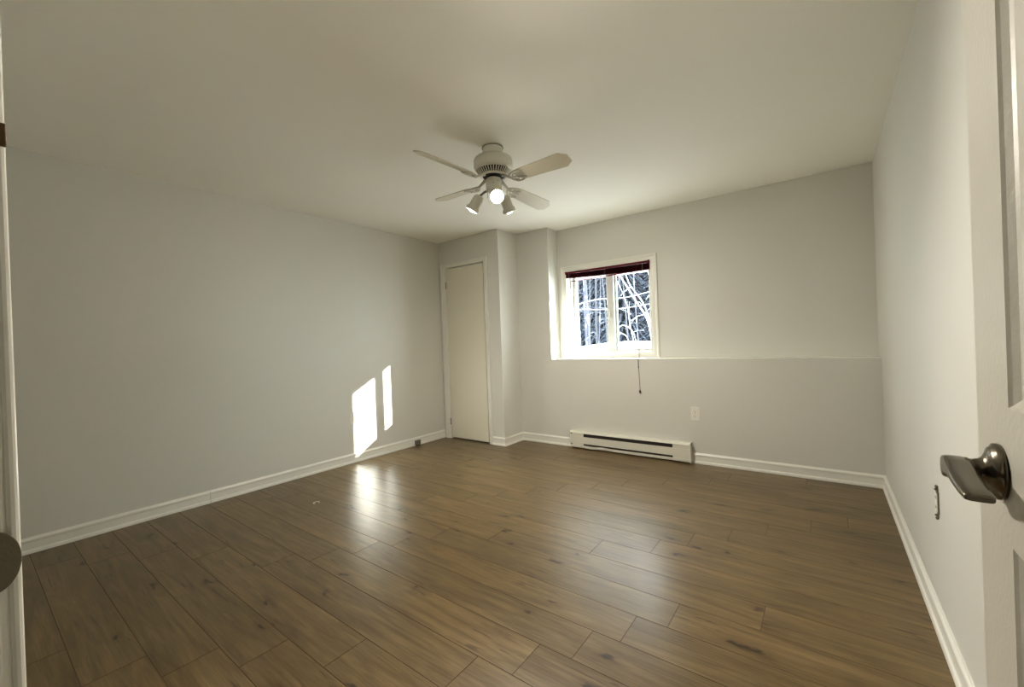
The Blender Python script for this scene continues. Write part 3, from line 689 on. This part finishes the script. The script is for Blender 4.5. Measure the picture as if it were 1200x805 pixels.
def conifer_parts(seed, h=7.0, r=1.5):
    rd = random.Random(seed)
    tr = BM(); tube(tr, [(0, 0, -0.3), (0.03, 0, h*0.5), (0, 0, h*0.97)], [0.13, 0.08, 0.02], 8)
    fo = bmesh.new(); tiers = 90
    for t_ in range(tiers):
        u = t_/tiers; z = 0.25+(h-0.3)*u; rr = r*(1-u)**0.8+0.06; n = 22
        for k in range(n):
            a = 2*PI*k/n+rd.uniform(-0.25, 0.25); l = rr*rd.uniform(0.65, 1.1); c, s = math.cos(a), math.sin(a); wd = 0.018+0.030*l; dr = l*rd.uniform(0.22, 0.5)
            def P(q, sgn, dz): return (c*l*q-s*sgn*wd*(1-abs(q-0.45)), s*l*q+c*sgn*wd*(1-abs(q-0.45)), z-dr*q*q+dz)
            top = [fo.verts.new(p) for p in (P(0.02, 0, 0.03), P(0.45, 1, 0), P(0.75, 0.6, 0), P(1, 0, -0.03), P(0.7, -0.6, 0), P(0.45, -1, 0))]
            mid = fo.verts.new(P(0.5, 0, 0.07)); bot = fo.verts.new(P(0.5, 0, -0.05))
            for q in range(6):
                fo.faces.new((top[q], top[(q+1) % 6], mid)); fo.faces.new((top[(q+1) % 6], top[q], bot))
    return tr, fo
protos = []
spots = []
rd = random.Random(11)
# forest belt seen through the panes (direction from the camera between x/y -0.62 and -0.30)
for row, (yy, n) in enumerate(((13, 5), (15.5, 6), (18.5, 7), (22.5, 8))):
    for k in range(n):
        f = (k+0.5+rd.uniform(-0.3, 0.3))/n
        spots.append((-(0.25+0.42*f)*yy, yy+rd.uniform(-0.8, 0.8)))
for x, y in ((-1.5, 15), (0.8, 16.5), (3.2, 18.5), (5.5, 21), (-0.5, 19.5), (2.0, 22.5), (-2.6, 18.2), (-3.0, 23.5), (4.5, 25), (-0.2, 25.5), (-3.3, 27), (7.6, 24)):  # out-of-view conifers added to keep the sun off the forest belt
    spots.append((x, y))
GRP = 'snowy conifers in the woods outside'
for i in range(3):
    root = thing('snowy_conifer', 'dark snow-dusted conifer in the woods', 'tree', (0, 0, 0), group=GRP)
    tr, fo = conifer_parts(20+i, 7+i*0.8, 1.25+0.1*i); obj('trunk', tr, 'bark', root); obj('foliage', fo, 'needles', root); protos.append(root)
for i, (x, y) in enumerate(spots):
    z = ground_z(x, y)-0.05
    if i < 3: protos[i].location = (x, y, z)
    else: dup(protos[i % 3], (x, y, z), (0, 0, rd.uniform(0, 6.28)), 'dark snow-dusted conifer in the woods', GRP)

# bare snowy trunks with side branches
def bare_tree(x, y, h, lean, rad, seed, label, mtn='birch', group=None):
    r_ = random.Random(seed); root = thing('bare_tree', label, 'tree', (x, y, ground_z(x, y)-0.1), group=group)
    pts = [(lean*h*u+0.06*math.sin(5*u+seed), 0.05*math.sin(4*u+seed*2), h*u) for u in [i/9 for i in range(10)]]
    b = BM(); tube(b, pts, [rad*(1-0.75*i/9) for i in range(10)], 8); obj('trunk', b, mtn, root)
    for k in range(5):
        u = r_.uniform(0.12, 0.95); p = Vector((lean*h*u, 0, h*u)); a = r_.uniform(0, 6.28); l = r_.uniform(0.5, 1.5)*(1.1-u*0.5)
        d_ = Vector((math.cos(a), math.sin(a)*0.6, 0)); q = [p+d_*l*t_+Vector((0, 0, l*(0.35*t_-0.35*t_*t_))) for t_ in (0, 0.3, 0.6, 0.85, 1.0)]
        b = BM(); tube(b, q, [rad*0.20, rad*0.17, rad*0.13, rad*0.08, rad*0.03], 6)
        obj('branch', b, 'birch', root)
    return root
bare_tree(-4.35, 8.6, 5.5, 0.02, 0.034, 1, 'pale bare trunk seen through the left pane, the thicker one', group=None)
bare_tree(-4.70, 9.3, 5.0, 0.03, 0.030, 2, 'thin pale leaning trunk seen through the left pane')
bare_tree(-5.30, 10.2, 5.6, -0.01, 0.045, 3, 'bare trunk at the left edge of the left pane')
bare_tree(-5.35, 11.4, 6, 0.0, 0.045, 4, 'dark bare trunk seen beside the window mullion', 'bark')
for i_, (rx, yy, r_, mt_, lb) in enumerate(((-0.522, 9.0, 0.018, 'bark', 'slender dark trunk near the left edge of the left pane'), (-0.487, 9.9, 0.020, 'bark', 'slender dark trunk in the middle of the left pane'),
        (-0.468, 8.9, 0.013, 'birch', 'very thin pale sapling trunk in the left pane'), (-0.452, 10.6, 0.026, 'bark', 'dark trunk just left of the window mullion'), (-0.395, 10.4, 0.020, 'bark', 'slender dark trunk in the left part of the right pane'),
        (-0.362, 9.6, 0.016, 'birch', 'thin pale trunk in the right half of the right pane'))):
    bare_tree(rx*yy, yy, 5.2, 0.01*(-1)**i_, r_, 10+i_, lb, mt_)
# arching snow-laden branches in the right pane: saplings bent over the bank
def arch(name, pts, rad, label, twigs=0, seed=0):
    b0 = Vector(pts[0]); root = thing(name, label, 'branch', b0)
    P_ = [Vector(p) for p in pts]; n = 22; cur = []
    for i in range(n):                                                  # Catmull-Rom through the points
        u = i/(n-1)*(len(P_)-1); k = min(int(u), len(P_)-2); t_ = u-k
        p0, p1, p2, p3 = P_[max(k-1, 0)], P_[k], P_[k+1], P_[min(k+2, len(P_)-1)]
        cur.append(0.5*((2*p1)+(p2-p0)*t_+(2*p0-5*p1+4*p2-p3)*t_*t_+(3*p1-p0-3*p2+p3)*t_**3)-b0)
    rad *= 0.45; b = BM(); tube(b, cur, [rad*(1-0.6*i/(n-1)) for i in range(n)], 8); obj('stem', b, 'snowbranch', root)
    twigs = twigs//2
    if twigs:
        r_ = random.Random(seed)
        for k in range(twigs):
            i = r_.randrange(4, n-2); p = cur[i]; d_ = Vector((r_.uniform(-1, 1), r_.uniform(-0.4, 0.4), r_.uniform(-0.5, 0.7))).normalized(); l = r_.uniform(0.12, 0.35)
            b = BM(); tube(b, [p, p+d_*l*0.5+Vector((0, 0, 0.02)), p+d_*l], [rad*0.4, rad*0.3, rad*0.12], 6); obj('twig', b, 'snowbranch', root)
def V(px_, py_, y):      # a point at depth y, given where it stands relative to the window (metres across, metres up at y = 4.25 as seen from the room)
    k = y/4.25; return (px_*k, y, 1.132+(py_-1.132)*k)
arch('snowy_branch', [V(-1.40, 1.02, 6.4), V(-1.44, 1.30, 6.5), V(-1.56, 1.52, 6.6), V(-1.72, 1.80, 6.8), V(-1.80, 1.98, 6.9)], 0.032, 'thick snow-laden branch rising leftward across the right pane', 10, 1)
arch('snowy_branch', [V(-1.36, 1.12, 6.9), V(-1.48, 1.48, 7.0), V(-1.62, 1.70, 7.1), V(-1.70, 1.95, 7.2)], 0.026, 'thinner snowy branch running beside the thick one in the right pane', 8, 2)
arch('snowy_branch', [V(-1.58, 1.02, 6.6), V(-1.62, 1.22, 6.6), V(-1.66, 1.50, 6.6), V(-1.74, 1.72, 6.6)], 0.014, 'slim upright snowy twig in the middle of the right pane', 5, 3)
arch('snowy_branch', [V(-1.80, 1.02, 6.8), V(-1.76, 1.17, 6.8), V(-1.68, 1.16, 6.8), V(-1.62, 1.03, 6.8)], 0.018, 'low snowy hoop arching over the bank beside the mullion', 3, 4)
arch('snowy_branch', [V(-1.84, 1.02, 7.4), V(-1.74, 1.26, 7.4), V(-1.62, 1.22, 7.4), V(-1.57, 1.10, 7.4)], 0.017, 'taller snowy hoop arching low in the right pane', 3, 5)
arch('snowy_branch', [V(-2.75, 1.00, 7.6), V(-2.5, 1.40, 7.6), V(-2.20, 1.54, 7.6), V(-1.95, 1.57, 7.6), V(-1.70, 1.56, 7.6), V(-1.40, 1.60, 7.6), V(-1.2, 1.66, 7.6)], 0.018, 'long level snowy branch crossing both panes, the upper one', 6, 6)
arch('snowy_branch', [V(-2.75, 0.98, 7.9), V(-2.55, 1.35, 7.9), V(-2.25, 1.47, 7.9), V(-2.0, 1.46, 7.9), V(-1.75, 1.45, 7.9), V(-1.45, 1.47, 7.9), V(-1.2, 1.50, 7.9)], 0.016, 'long level snowy branch crossing both panes, the lower one', 6, 7)
arch('snowy_branch', [V(-1.34, 1.05, 6.0), V(-1.37, 1.4, 6.0), V(-1.40, 1.7, 6.1), V(-1.46, 1.95, 6.2)], 0.024, 'snowy branch along the right edge of the right pane', 6, 8)
